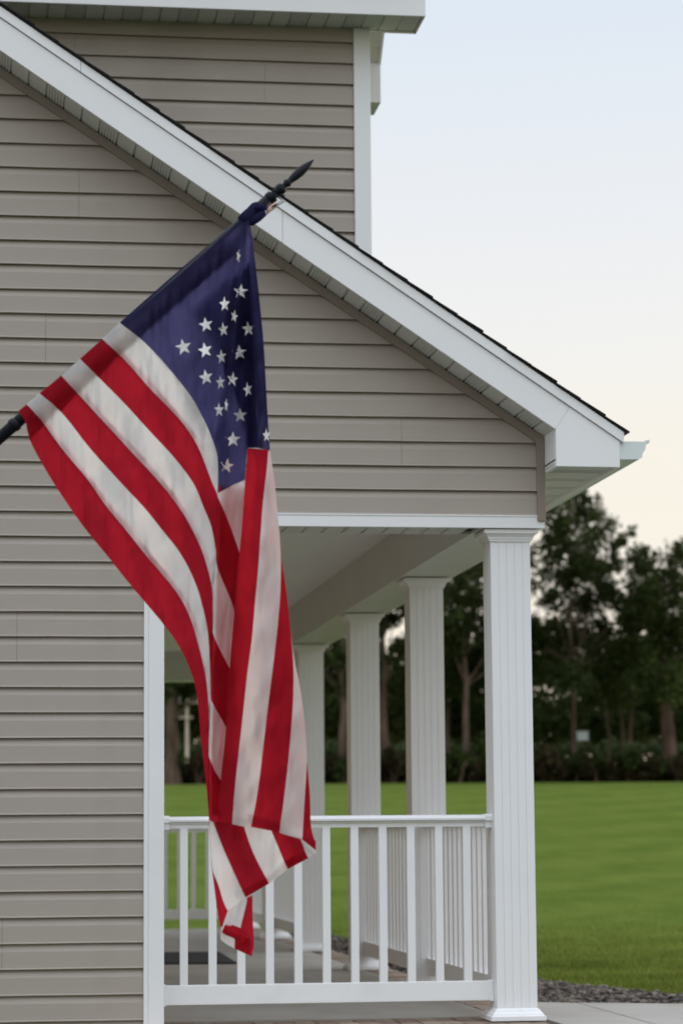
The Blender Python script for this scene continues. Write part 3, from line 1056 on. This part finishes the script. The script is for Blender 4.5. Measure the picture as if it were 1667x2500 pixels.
R0 = 0.0190
q = MB(); q.tube([ax(-230), ax(655)], [R0, R0], 20)
fpb(q, 'shaft', M['pole'])
q = MB(); q.tube([ax(30), ax(33), ax(40), ax(43)], [R0 + .0005, 0.0225, 0.0225, R0 + .0005], 20)
fpb(q, 'collar', M['pole'])
q = MB()
q.tube([ax(655), ax(656.5), ax(663), ax(666), ax(668)], [R0, 0.0208, 0.0212, 0.0208, 0.0145], 20)
fpb(q, 'collar', M['pole'])
q = MB()
q.tube([ax(668), ax(678), ax(681), ax(684), ax(690), ax(693)], [0.0143, 0.0140, 0.0180, 0.0188, 0.0180, 0.011], 20)
fpb(q, 'collar', M['pole'])
q = MB()
fx = [692, 697, 700, 703, 706, 712, 720, 730, 740, 750, 758, 764, 766.5]
fr = [0.0095, 0.0095, 0.0140, 0.0140, 0.0100, 0.0118, 0.0140, 0.0154, 0.0146, 0.0112, 0.0066, 0.0028, 0.0004]
q.tube([ax(v) for v in fx], fr, 16)
fpb(q, 'finial', M['finial'])
# tie loops and tag by the top of the sleeve
q = MB()
for k_, (xa, ya) in enumerate(((676, 488), (681, 490))):
    q.tube([W(668, 470, FY - .02), W(xa + 4, ya - 6, FY - .026), W(xa + 13, ya + 2, FY - .026), W(xa, ya + 10, FY - .024), W(663, 505, FY - .022)], [0.0016] * 5, 6)
fpb(q, 'cord', M['pole'])
q = MB(); q.grid(np.array([[W(650 + 24 * i / 3 + 0.9 * j, 516 - 19 * i / 3 + 14 * j / 2 - 6, FY - 0.023 + 0.004 * math.sin(i)) for j in range(3)] for i in range(4)]))
o = fpb(q, 'pole_clip', M['tieor'])
sm = o.modifiers.new('solid', 'SOLIDIFY'); sm.thickness = 0.004
q = MB(); q.tube([ax(-232), ax(-180)], [0.026, 0.026], 16)
q.box(ax(-232)[0] - 0.03, ax(-232)[0] - 0.005, FY - 0.04, FY + 0.04, ax(-232)[2] - 0.07, ax(-232)[2] + 0.07)
fpb(q, 'bracket', M['pole'])
# post that carries the pole, just outside the picture
xp = ax(-232)[0] - 0.03
q = MB(); q.box(xp - 0.14, xp - 0.0005, FY - 0.07, FY + 0.07, ground_z(0, FY) - 0.1, ax(-232)[2] + 0.5)
q.box(xp - 0.155, xp + 0.0145, FY - 0.085, FY + 0.085, ax(-232)[2] + 0.5005, ax(-232)[2] + 0.54)
o = q.build('wooden_post', M['white'], bevel=0.004)
tag(o, 'white square post carrying the flag pole bracket', 'post')

# ------------------------------------------------------------------ flag
flag = empty('flag', tuple(W(330, 790, FY)))
tag(flag, 'faded American flag with red and white stripes hanging in folds from the slanted pole', 'flag')
fm = {}      # stripe number or 'canton' -> MB


def fmb(k_):
    return fm.setdefault(k_, MB())


def rs(c, n_, smooth=True):
    """resample a polyline by arc length (with light smoothing)"""
    c = np.array(c, float)
    for _ in range(2 if smooth and len(c) > 3 else 0):        # Chaikin
        qn = np.empty((2 * len(c), 2))
        qn[0], qn[-1] = c[0], c[-1]
        qn[1:-1:2] = 0.75 * c[:-1] + 0.25 * c[1:]
        qn[2:-1:2] = 0.25 * c[:-1] + 0.75 * c[1:]
        c = qn
    s_ = np.concatenate([[0], np.cumsum(np.linalg.norm(np.diff(c, axis=0), axis=1))])
    tq = np.linspace(0, s_[-1], n_)
    return np.stack([np.interp(tq, s_, c[:, 0]), np.interp(tq, s_, c[:, 1])], 1)


def lerp_grid(ca, cb, nl, nw):
    A, B = rs(ca, nl), rs(cb, nl)
    tt = np.linspace(0, 1, nw)[None, :, None]
    return A[:, None, :] * (1 - tt) + B[:, None, :] * tt


R1 = np.array([(533, 1120), (533, 1160), (532, 1207), (528, 1349), (521.5, 1440), (520, 1531), (515, 1640), (515, 1700), (511, 1842), (512, 1950), (514.5, 2010)], float)
VL = np.array([(603, 1060), (602, 1130), (598, 1172), (597, 1210), (584, 1359), (571, 1507), (560, 1637), (552, 1783), (538, 1909), (531, 2012)], float)


def xR1(y):
    return np.interp(y, R1[:, 1], R1[:, 0])


def xV(y):
    return np.interp(y, VL[:, 1], VL[:, 0])


HN = np.array([0.879, 1.0]) / math.hypot(0.879, 1.0)


def hoist_q(x, y):
    return (x - 300) * HN[0] + (y - 779) * HN[1]


def wr(x, y, amp=1.0):
    """small cloth ripples"""
    return amp * 1.5 * (0.004 * np.sin(x / 23.0 + y / 61.0) + 0.003 * np.sin(x / 13.0 - y / 40.0 + 1.3) + 0.0022 * np.sin(x / 37.0 + y / 19.0 + 0.6) + 0.0012 * np.sin(x / 7.0 + y / 11.0))


def slv(x, y):
    q_ = np.clip((hoist_q(x, y) + 3) / 64, 0, 1)
    return 0.026 * np.sin(np.pi * q_) ** 0.8


def dA(x, y):
    q_ = hoist_q(x, y)
    ed = np.clip(xR1(y) - x, 0, 400)
    far = np.clip((q_ - 40) / 200, 0, 1)
    below = np.clip((y - 1000) / 300, 0, 1)
    return -slv(x, y) + far * (wr(x, y, 1.6) - 0.05 * np.exp(-ed / 70.0) * below + 0.016 * np.sin(q_ / 75.0 + x / 140.0))


def dB(x, y):
    t_ = np.clip((x - xR1(y)) / np.maximum(1, xV(y) - xR1(y)), 0, 1)
    return (dA(xR1(y) - 1.0, y) + 0.004) * (1 - t_) ** 1.3 + 0.06 * t_ ** 1.2 + wr(x, y, 0.8) * np.clip(t_ * 4, 0, 1)


RIGHT = [(659, 1099), (667, 1150), (672, 1191), (680.6, 1283), (686, 1349), (690, 1385), (700, 1448), (708, 1529), (716.5, 1600), (727, 1648), (736, 1703), (743, 1758), (747, 1814), (749.5, 1857),
         (754, 1908), (757.6, 1954), (758, 2018), (766, 2045)]
RA = np.array(RIGHT)


def dC(x, y):
    xr_ = np.interp(y, RA[:, 1], RA[:, 0])
    t_ = np.clip((x - xV(y)) / (xr_ - xV(y)), 0, 1)
    return 0.03 - 0.095 * np.sin(np.pi * np.clip(t_ * 0.72 + 0.06, 0, 1)) + 0.03 * np.clip((t_ - .8) / .2, 0, 1) ** 2 + wr(x, y, 1.1) + 0.004 * np.sin((x + 0.55 * y) / 16.0) * np.clip(t_ * 2, 0, 1)


def put(k_, G2, dfun, off=0.0):
    d_ = dfun(G2[..., 0], G2[..., 1]) + off
    P3 = np.array([[W(G2[i, j, 0], G2[i, j, 1], FY + d_[i, j]) for j in range(G2.shape[1])] for i in range(G2.shape[0])])
    fmb(k_).grid(P3)


B13 = [(46, 1003), (58, 1022), (66, 1036), (68, 1058), (79, 1088), (108, 1140), (138, 1190), (204, 1287), (268, 1363), (300, 1405), (349, 1464), (398, 1521), (434, 1570), (461, 1623), (478.6, 1677), (485, 1721), (490, 1802), (501, 1891), (508, 1960), (511, 2010)]
B1312 = [(66, 987), (88, 1010), (111, 1037), (134, 1072), (166, 1113), (219, 1174), (255, 1231), (311, 1297), (352, 1350), (394, 1399), (434, 1447), (459, 1492), (474, 1533), (486, 1578), (497, 1622), (505, 1665), (511, 1730), (510, 1842)]
B1211 = [(97, 960), (153, 1006), (214, 1088), (255, 1134), (306, 1190), (357, 1243), (400, 1299), (433, 1338), (461, 1385), (483, 1437), (494, 1476), (504, 1518), (510, 1562), (513, 1630), (515, 1700)]
B1110 = [(150.5, 917), (204, 975), (265, 1042), (326, 1108), (388, 1174), (441, 1241), (477, 1305), (497, 1352), (510.6, 1399), (520, 1440), (520, 1531)]
B109 = [(196, 876), (250, 930), (306, 986), (367, 1054), (423, 1113), (459, 1159), (479, 1190), (497, 1238), (513, 1274), (521, 1305), (528, 1349)]
B98 = [(250, 827.5), (306, 878), (367, 950), (434, 1016), (479, 1077), (506, 1145), (519, 1180), (531.5, 1209)]
B8C = [(293, 787), (300, 794), (345, 827), (389, 871), (434, 925), (467, 967), (490, 1008), (508, 1044), (524, 1086), (532, 1115), (533, 1160), (531.5, 1206)]
AB = {13: (B13, B1312), 12: (B1312, B1211), 11: (B1211, B1110), 10: (B1110, B109), 9: (B109, B98), 8: (B98, B8C)}
for k_, (ca, cb) in AB.items():
    put(k_, lerp_grid(ca, cb, 90, 9), dA)
    G2 = lerp_grid(ca, cb, 90, 9)
    # back layer of the pole sleeve
    keep = int(np.argmax(hoist_q(G2[:, 4, 0], G2[:, 4, 1]) > 62)) + 1
    put(k_, G2[:keep], lambda x, y: slv(x, y) + 0.002)
# seam allowances: a narrow red lap behind the white stripes
for k_, ca, cb in ((13, B1312, B1211), (11, B1110, B109), (9, B98, B8C)):
    G2 = lerp_grid(ca, cb, 90, 9)
    put(k_, np.stack([G2[:76, 0], G2[:76, 0] * 0.80 + G2[:76, 8] * 0.20], 1), dA, 0.006)
for k_, ca, cb in ((12, B1211, B1110), (10, B109, B98)):
    pass

# panel B (turned away, between ridge and valley): cross curves from ridge to valley
X87 = [(532, 1206), (568, 1184), (598, 1172)]
X98 = [(532, 1208), (549, 1247), (568.6, 1305), (584, 1359)]
X109 = [(528, 1349), (531, 1385), (549, 1432), (566, 1476), (571, 1507)]
X1110 = [(520, 1531), (524, 1556), (544, 1603), (560, 1637)]
X1211 = [(515, 1700), (521.6, 1719.5), (538, 1752.6), (552, 1783)]
X1312 = [(510, 1842), (523, 1882), (538, 1909)]
X13E = [(512, 2003), (520, 2008), (531, 2014)]
for k_, ca, cb in ((8, X87, X98), (9, X98, X109), (10, X109, X1110), (11, X1110, X1211), (12, X1211, X1312), (13, X1312, X13E)):
    A, B = rs(ca, 14), rs(cb, 14)
    tt = np.linspace(0, 1, 14)
    G2 = A[:, None, :] * (1 - tt[None, :, None]) + B[:, None, :] * tt[None, :, None]
    # follow ridge and valley along the ends
    for j in range(14):
        y_a, y_b = G2[0, j, 1], G2[-1, j, 1]
        ea, eb = xR1(y_a) - 3.0 - G2[0, j, 0], xV(y_b) + 4.0 - G2[-1, j, 0]
        f_ = np.linspace(0, 1, 14)
        G2[:, j, 0] += ea * (1 - f_) + eb * f_
    put(k_, G2, dB)

# the fold's hidden layer close behind panel B
yy_ = np.linspace(1186, 1990, 40)
put(7, np.stack([np.stack([xR1(yy_) + 2 + (xV(yy_) - xR1(yy_)) * f_, yy_], 1) for f_ in np.linspace(0, 1, 6)], 1), lambda x, y: dB(x, y) + 0.014)

# panel C (front right fold)
C76 = [(655, 1098), (651.5, 1150), (643, 1211), (636, 1305), (631, 1385), (622.5, 1473), (615.6, 1559), (604.6, 1636), (596, 1719), (583, 1837), (574, 1916), (567, 2008)]
C65 = [(686, 1349), (685.5, 1440), (679, 1518), (672, 1581), (663, 1656), (654, 1725), (641, 1839), (630.5, 1929), (613, 2019)]
C54 = [(711, 1555), (716.5, 1620), (716.5, 1689), (713, 1753), (707, 1826), (697, 1923), (682, 2032)]
C43 = [(749.5, 1857), (748, 1883), (744, 1944), (738, 2047)]
CL = [(604, 1094), (602, 1130), (598, 1172), (597, 1210), (584, 1359), (571, 1507), (560, 1637), (552, 1783), (538, 1909), (531, 2010)]
rt = [tuple(p) for p in RIGHT]
put(7, lerp_grid(CL, C76, 80, 9), dC)
put(6, lerp_grid(C76, rt[:4] + C65, 80, 9), dC)
put(5, lerp_grid(C65, rt[4:8] + C54, 70, 9), dC)
put(4, lerp_grid(C54, rt[7:13] + C43, 60, 8), dC)
put(3, lerp_grid(C43, rt[13:] + [(771, 2064)], 24, 5), dC)
# stitched hem at the fly end of panel C: a doubled strip
for k_, a_, b_ in ((6, (567, 2012), (607, 2021)), (5, (608, 2010), (683, 2031)), (4, (684, 2034), (738, 2050))):
    G2 = np.array([[(a_[0] + (b_[0] - a_[0]) * i / 7, a_[1] + (b_[1] - a_[1]) * i / 7 - 24 + 24 * j / 3) for j in range(4)] for i in range(8)])
    put(k_, G2, dC, 0.005)
put(3, np.array([[(738 + 33 * i / 5, 2040 + 12 * i / 5 + (10 + 14 * i / 5) * j / 3) for j in range(4)] for i in range(6)]), dC, 0.004)
# cloth wrapped round behind panel C
def dD(x, y):
    return dC(x, y) * 0.0 + 0.085 + wr(x, y)
rD = rs(RIGHT[1:-2], 50)
lD = rs(CL[2:-1], 50)
for k_, f0, f1 in ((3, 0.97, 0.70), (2, 0.70, 0.40), (1, 0.40, 0.10)):
    tt = np.linspace(f0, f1, 6)[None, :, None]
    put(k_, lD[:, None, :] * (1 - tt) + rD[:, None, :] * tt, dD)


# cloth running on behind panel C, from the valley to the fly end
for k_, ca, cb in ((8, [(588, 1359), (722, 2020)], [(600, 1172), (748, 2035)]), (9, [(575, 1507), (650, 2000)], [(588, 1359), (722, 2020)]), (10, [(564, 1637), (590, 1998)], [(575, 1507), (650, 2000)])):
    put(k_, lerp_grid(ca, cb, 40, 8), lambda x, y: 0.058 + wr(x, y, 0.8))


# lower panel L: fly end hanging out below panel C
def dL(x, y):
    return 0.055 + wr(x, y, 1.2) + 0.02 * np.sin((x - y * 0.45) / 28.0)


L1211 = [(521, 2008), (544, 2069), (569, 2125), (590, 2171), (600, 2191)]
L1110 = [(590, 1998), (605, 2048), (620, 2087), (638, 2122), (657, 2157)]
L109 = [(650, 2000), (679, 2066), (694, 2105), (703, 2122)]
L98 = [(722, 2020), (735, 2051), (748, 2089), (753, 2095)]
L8E = [(748, 2035), (760, 2052), (770, 2070), (772, 2082)]
L1312 = [(512, 2005), (514, 2060), (517, 2110), (521, 2133), (535, 2163), (544, 2199), (556, 2224)]
L13E = [(511, 2003), (513.5, 2060), (516, 2110), (519, 2133), (527, 2196), (533, 2235), (541, 2279)]
put(11, lerp_grid(L1211, L1110, 30, 10), dL)
put(10, lerp_grid(L1110, L109, 30, 10), dL)
put(9, lerp_grid(L109, L98, 26, 9), dL)
put(8, lerp_grid(L98, L8E, 12, 5), dL)
put(12, lerp_grid(L1312, L1211, 34, 9), dL, 0.004)
put(13, lerp_grid(L13E, L1312, 34, 6), dL, 0.010)
# doubled hem along the fly end
FE = {11: ((600, 2191), (657, 2157)), 10: ((657, 2157), (703, 2122)), 9: ((703, 2122), (753, 2095))}
for k_, (a_, b_) in FE.items():
    G2 = np.array([[(a_[0] + (b_[0] - a_[0]) * i / 7 - 9 * j / 3, a_[1] + (b_[1] - a_[1]) * i / 7 - 19 * j / 3) for j in range(4)] for i in range(8)])
    put(k_, G2, dL, 0.005)
put(8, np.array([[(741 + 30 * i / 5, 2052 + 6 * i / 5 + 28 * j / 3 - 12 * (1 - i / 5) * (j / 3)) for j in range(4)] for i in range(6)]), dL, -0.004)


# curled tail at the bottom corner
def dT(c):
    return lambda x, y: c + 0.012 * np.sin(x / 17.0 + y / 31.0)


put(12, lerp_grid([(558, 2222), (544, 2258), (541, 2278), (548, 2290)], [(601, 2190), (604, 2194), (598, 2222), (586, 2268)], 16, 8), dT(0.035))
put(13, lerp_grid([(603, 2192), (598, 2222), (586, 2266), (590, 2290), (574, 2315)], [(616.5, 2185), (617, 2240), (618.5, 2268), (621, 2304), (615, 2334)], 22, 8), dT(0.05))
put(13, lerp_grid([(541, 2278), (547, 2262), (554, 2253)], [(594, 2301), (602, 2288), (606, 2272)], 12, 10), lambda x, y: 0.028 - 0.016 * np.sin(np.clip((y - 2250 - (x - 540) * 0.45) / 28, 0, 1) * np.pi))
put(12, lerp_grid([(540, 2262), (560, 2268), (580, 2282)], [(539, 2294), (556, 2307), (573, 2316)], 10, 5), dT(0.045))
put(13, lerp_grid([(573, 2276), (592, 2284), (610, 2292)], [(573, 2316), (592, 2325), (615, 2335)], 10, 5), dT(0.042))

# canton: Coons patch
CR = [(606, 512), (611, 550), (615.5, 580), (627, 669), (636, 752), (645, 848), (650, 952), (656, 1056), (659, 1100)]
CB = [(531.5, 1206), (568, 1184), (598, 1171), (601, 1130), (604, 1094), (627, 1093), (659, 1100)]
CT = [(293, 785), (300, 779), (449, 648), (561, 555), (606, 512)]
NU, NV = 70, 90
cl, cr_, ct, cb_ = rs(B8C, NV), rs(CR, NV), rs(CT, NU), rs(CB, NU, False)
uu = np.linspace(0, 1, NU)[:, None, None]
vv = np.linspace(0, 1, NV)[None, :, None]
c00, c10, c01, c11 = ct[0], ct[-1], cb_[0], cb_[-1]
G2 = (1 - uu) * cl[None] + uu * cr_[None] + (1 - vv) * ct[:, None] + vv * cb_[:, None] - ((1 - uu) * (1 - vv) * c00 + uu * (1 - vv) * c10 + (1 - uu) * vv * c01 + uu * vv * c11)


def dCan(x, y):
    # pleats fan out from the top of the sleeve
    a_ = np.arctan2(x - 604, np.maximum(8.0, y - 470))
    rr = np.hypot(x - 604, y - 470)
    k1 = np.clip((rr - 60) / 420, 0, 1)
    ple = np.interp(a_, [-1.2, -0.62, -0.42, -0.26, -0.185, -0.135, -0.085, -0.035, 0.005, 0.045, 0.085, 0.12],
                    [0.0, 0.0, -0.006, -0.03, -0.040, 0.012, -0.018, 0.040, 0.055, -0.035, -0.045, 0.01])
    return -slv(x, y) * np.clip(1.3 - rr / 500, 0.0, 1) - slv(x, y) * np.clip(rr / 500 - 0.3, 0, 1) + k1 * ple + np.clip((hoist_q(x, y) - 40) / 150, 0, 1) * wr(x, y, 1.2)


put('canton', G2, dCan)
bk_ = []
for i in range(NU):
    row = [cc for cc in G2[i] if hoist_q(*cc) <= 62]
    bk_.append(rs(np.array(row) if len(row) > 1 else np.array([G2[i, 0], G2[i, 0] + 1.0]), 12, False))
put('canton', np.array(bk_)[:62], lambda x, y: slv(x, y) + 0.002)
# folded-over cloth behind the pleated half of the canton
iu = int(NU * 0.42)
put('canton', G2[iu:, 18:90], lambda x, y: dCan(x, y) + 0.014)
put('canton', G2[int(NU * 0.6):, 22:90], lambda x, y: dCan(x, y) + 0.030)
# gathered end of the sleeve round the pole
kn = MB()
q = fmb('canton')
q.tube([ax(592), ax(604), ax(616), ax(628), ax(636)], [0.023, 0.026, 0.0255, 0.0275, 0.022], 18)
q.tube([W(612, 545, FY - .02), W(630, 532, FY - .028), W(645, 520, FY - .03), W(648, 510, FY - .03), W(640, 505, FY - .03), W(622, 507, FY - .03)], [0.011, 0.013, 0.011, 0.010, 0.009, 0.007], 10)


def flag_obj(k_, parent):
    mm = 'blue' if k_ == 'canton' else ('red' if k_ % 2 else 'whitec')
    nm = 'canton' if k_ == 'canton' else 'stripe'
    o_ = fm[k_].build(nm, M[mm], parent, smooth=True)
    o_.location = -flag.location
    return o_


canton = flag_obj('canton', flag)
canton['label'] = 'dark blue canton with white stars'
for k_ in range(1, 14):
    o_ = flag_obj(k_, flag)
    o_['label'] = 'red stripe' if k_ % 2 else 'off-white stripe'

# stars sewn on the canton: centre, radius, width, turn, left and right clip (fraction of the radius)
STARS = [(588.1, 712, 19, 1.0, 4), (548.5, 742.5, 19, .72, -4), (572, 772, 17, .52, 14), (503, 793, 19, .95, -10), (545.5, 804.5, 19, .68, -8), (606, 803, 19, .85, -6), (448, 847.5, 21, 1.0, -12),
         (501, 855, 20, .92, -12), (541, 871.5, 19, .66, -6), (585, 861, 19.5, 1.0, -4), (503, 921, 20, .90, -10), (538.5, 934, 19, .60, -4), (568, 926, 19, .76, 8), (605, 951, 19, .62, -12),
         (535, 1001, 19, .66, -2), (552.5, 989, 18, .28, 10), (586.5, 1014, 18.5, .95, -2), (569, 1073, 20, .98, 0), (554, 1137, 19, .90, 10), (650.5, 1063, 18, .55, -4), (582, 625, 18, .30, 16)]
PB = {}
for cx, cy, r_, wdt, turn in STARS:
    vs_ = [(0, 0)]
    for i in range(10):
        a_ = math.pi / 2 + i * math.pi / 5 + math.radians(-turn)
        rr = r_ if i % 2 == 0 else r_ * 0.42
        vs_.append((math.cos(a_) * rr * wdt, -math.sin(a_) * rr))
    fs_ = [(0, 1 + i, 1 + (i + 1) % 10) for i in range(10)]
    m_ = MB()
    P3 = []
    for vx, vy in vs_:
        x_, y_ = cx + vx, cy + vy
        P3.append(W(x_, y_, FY + float(dCan(np.array(x_), np.array(y_))) - 0.004))
    m_.add(P3, fs_)
    o_ = m_.build('star', M['star'], canton)
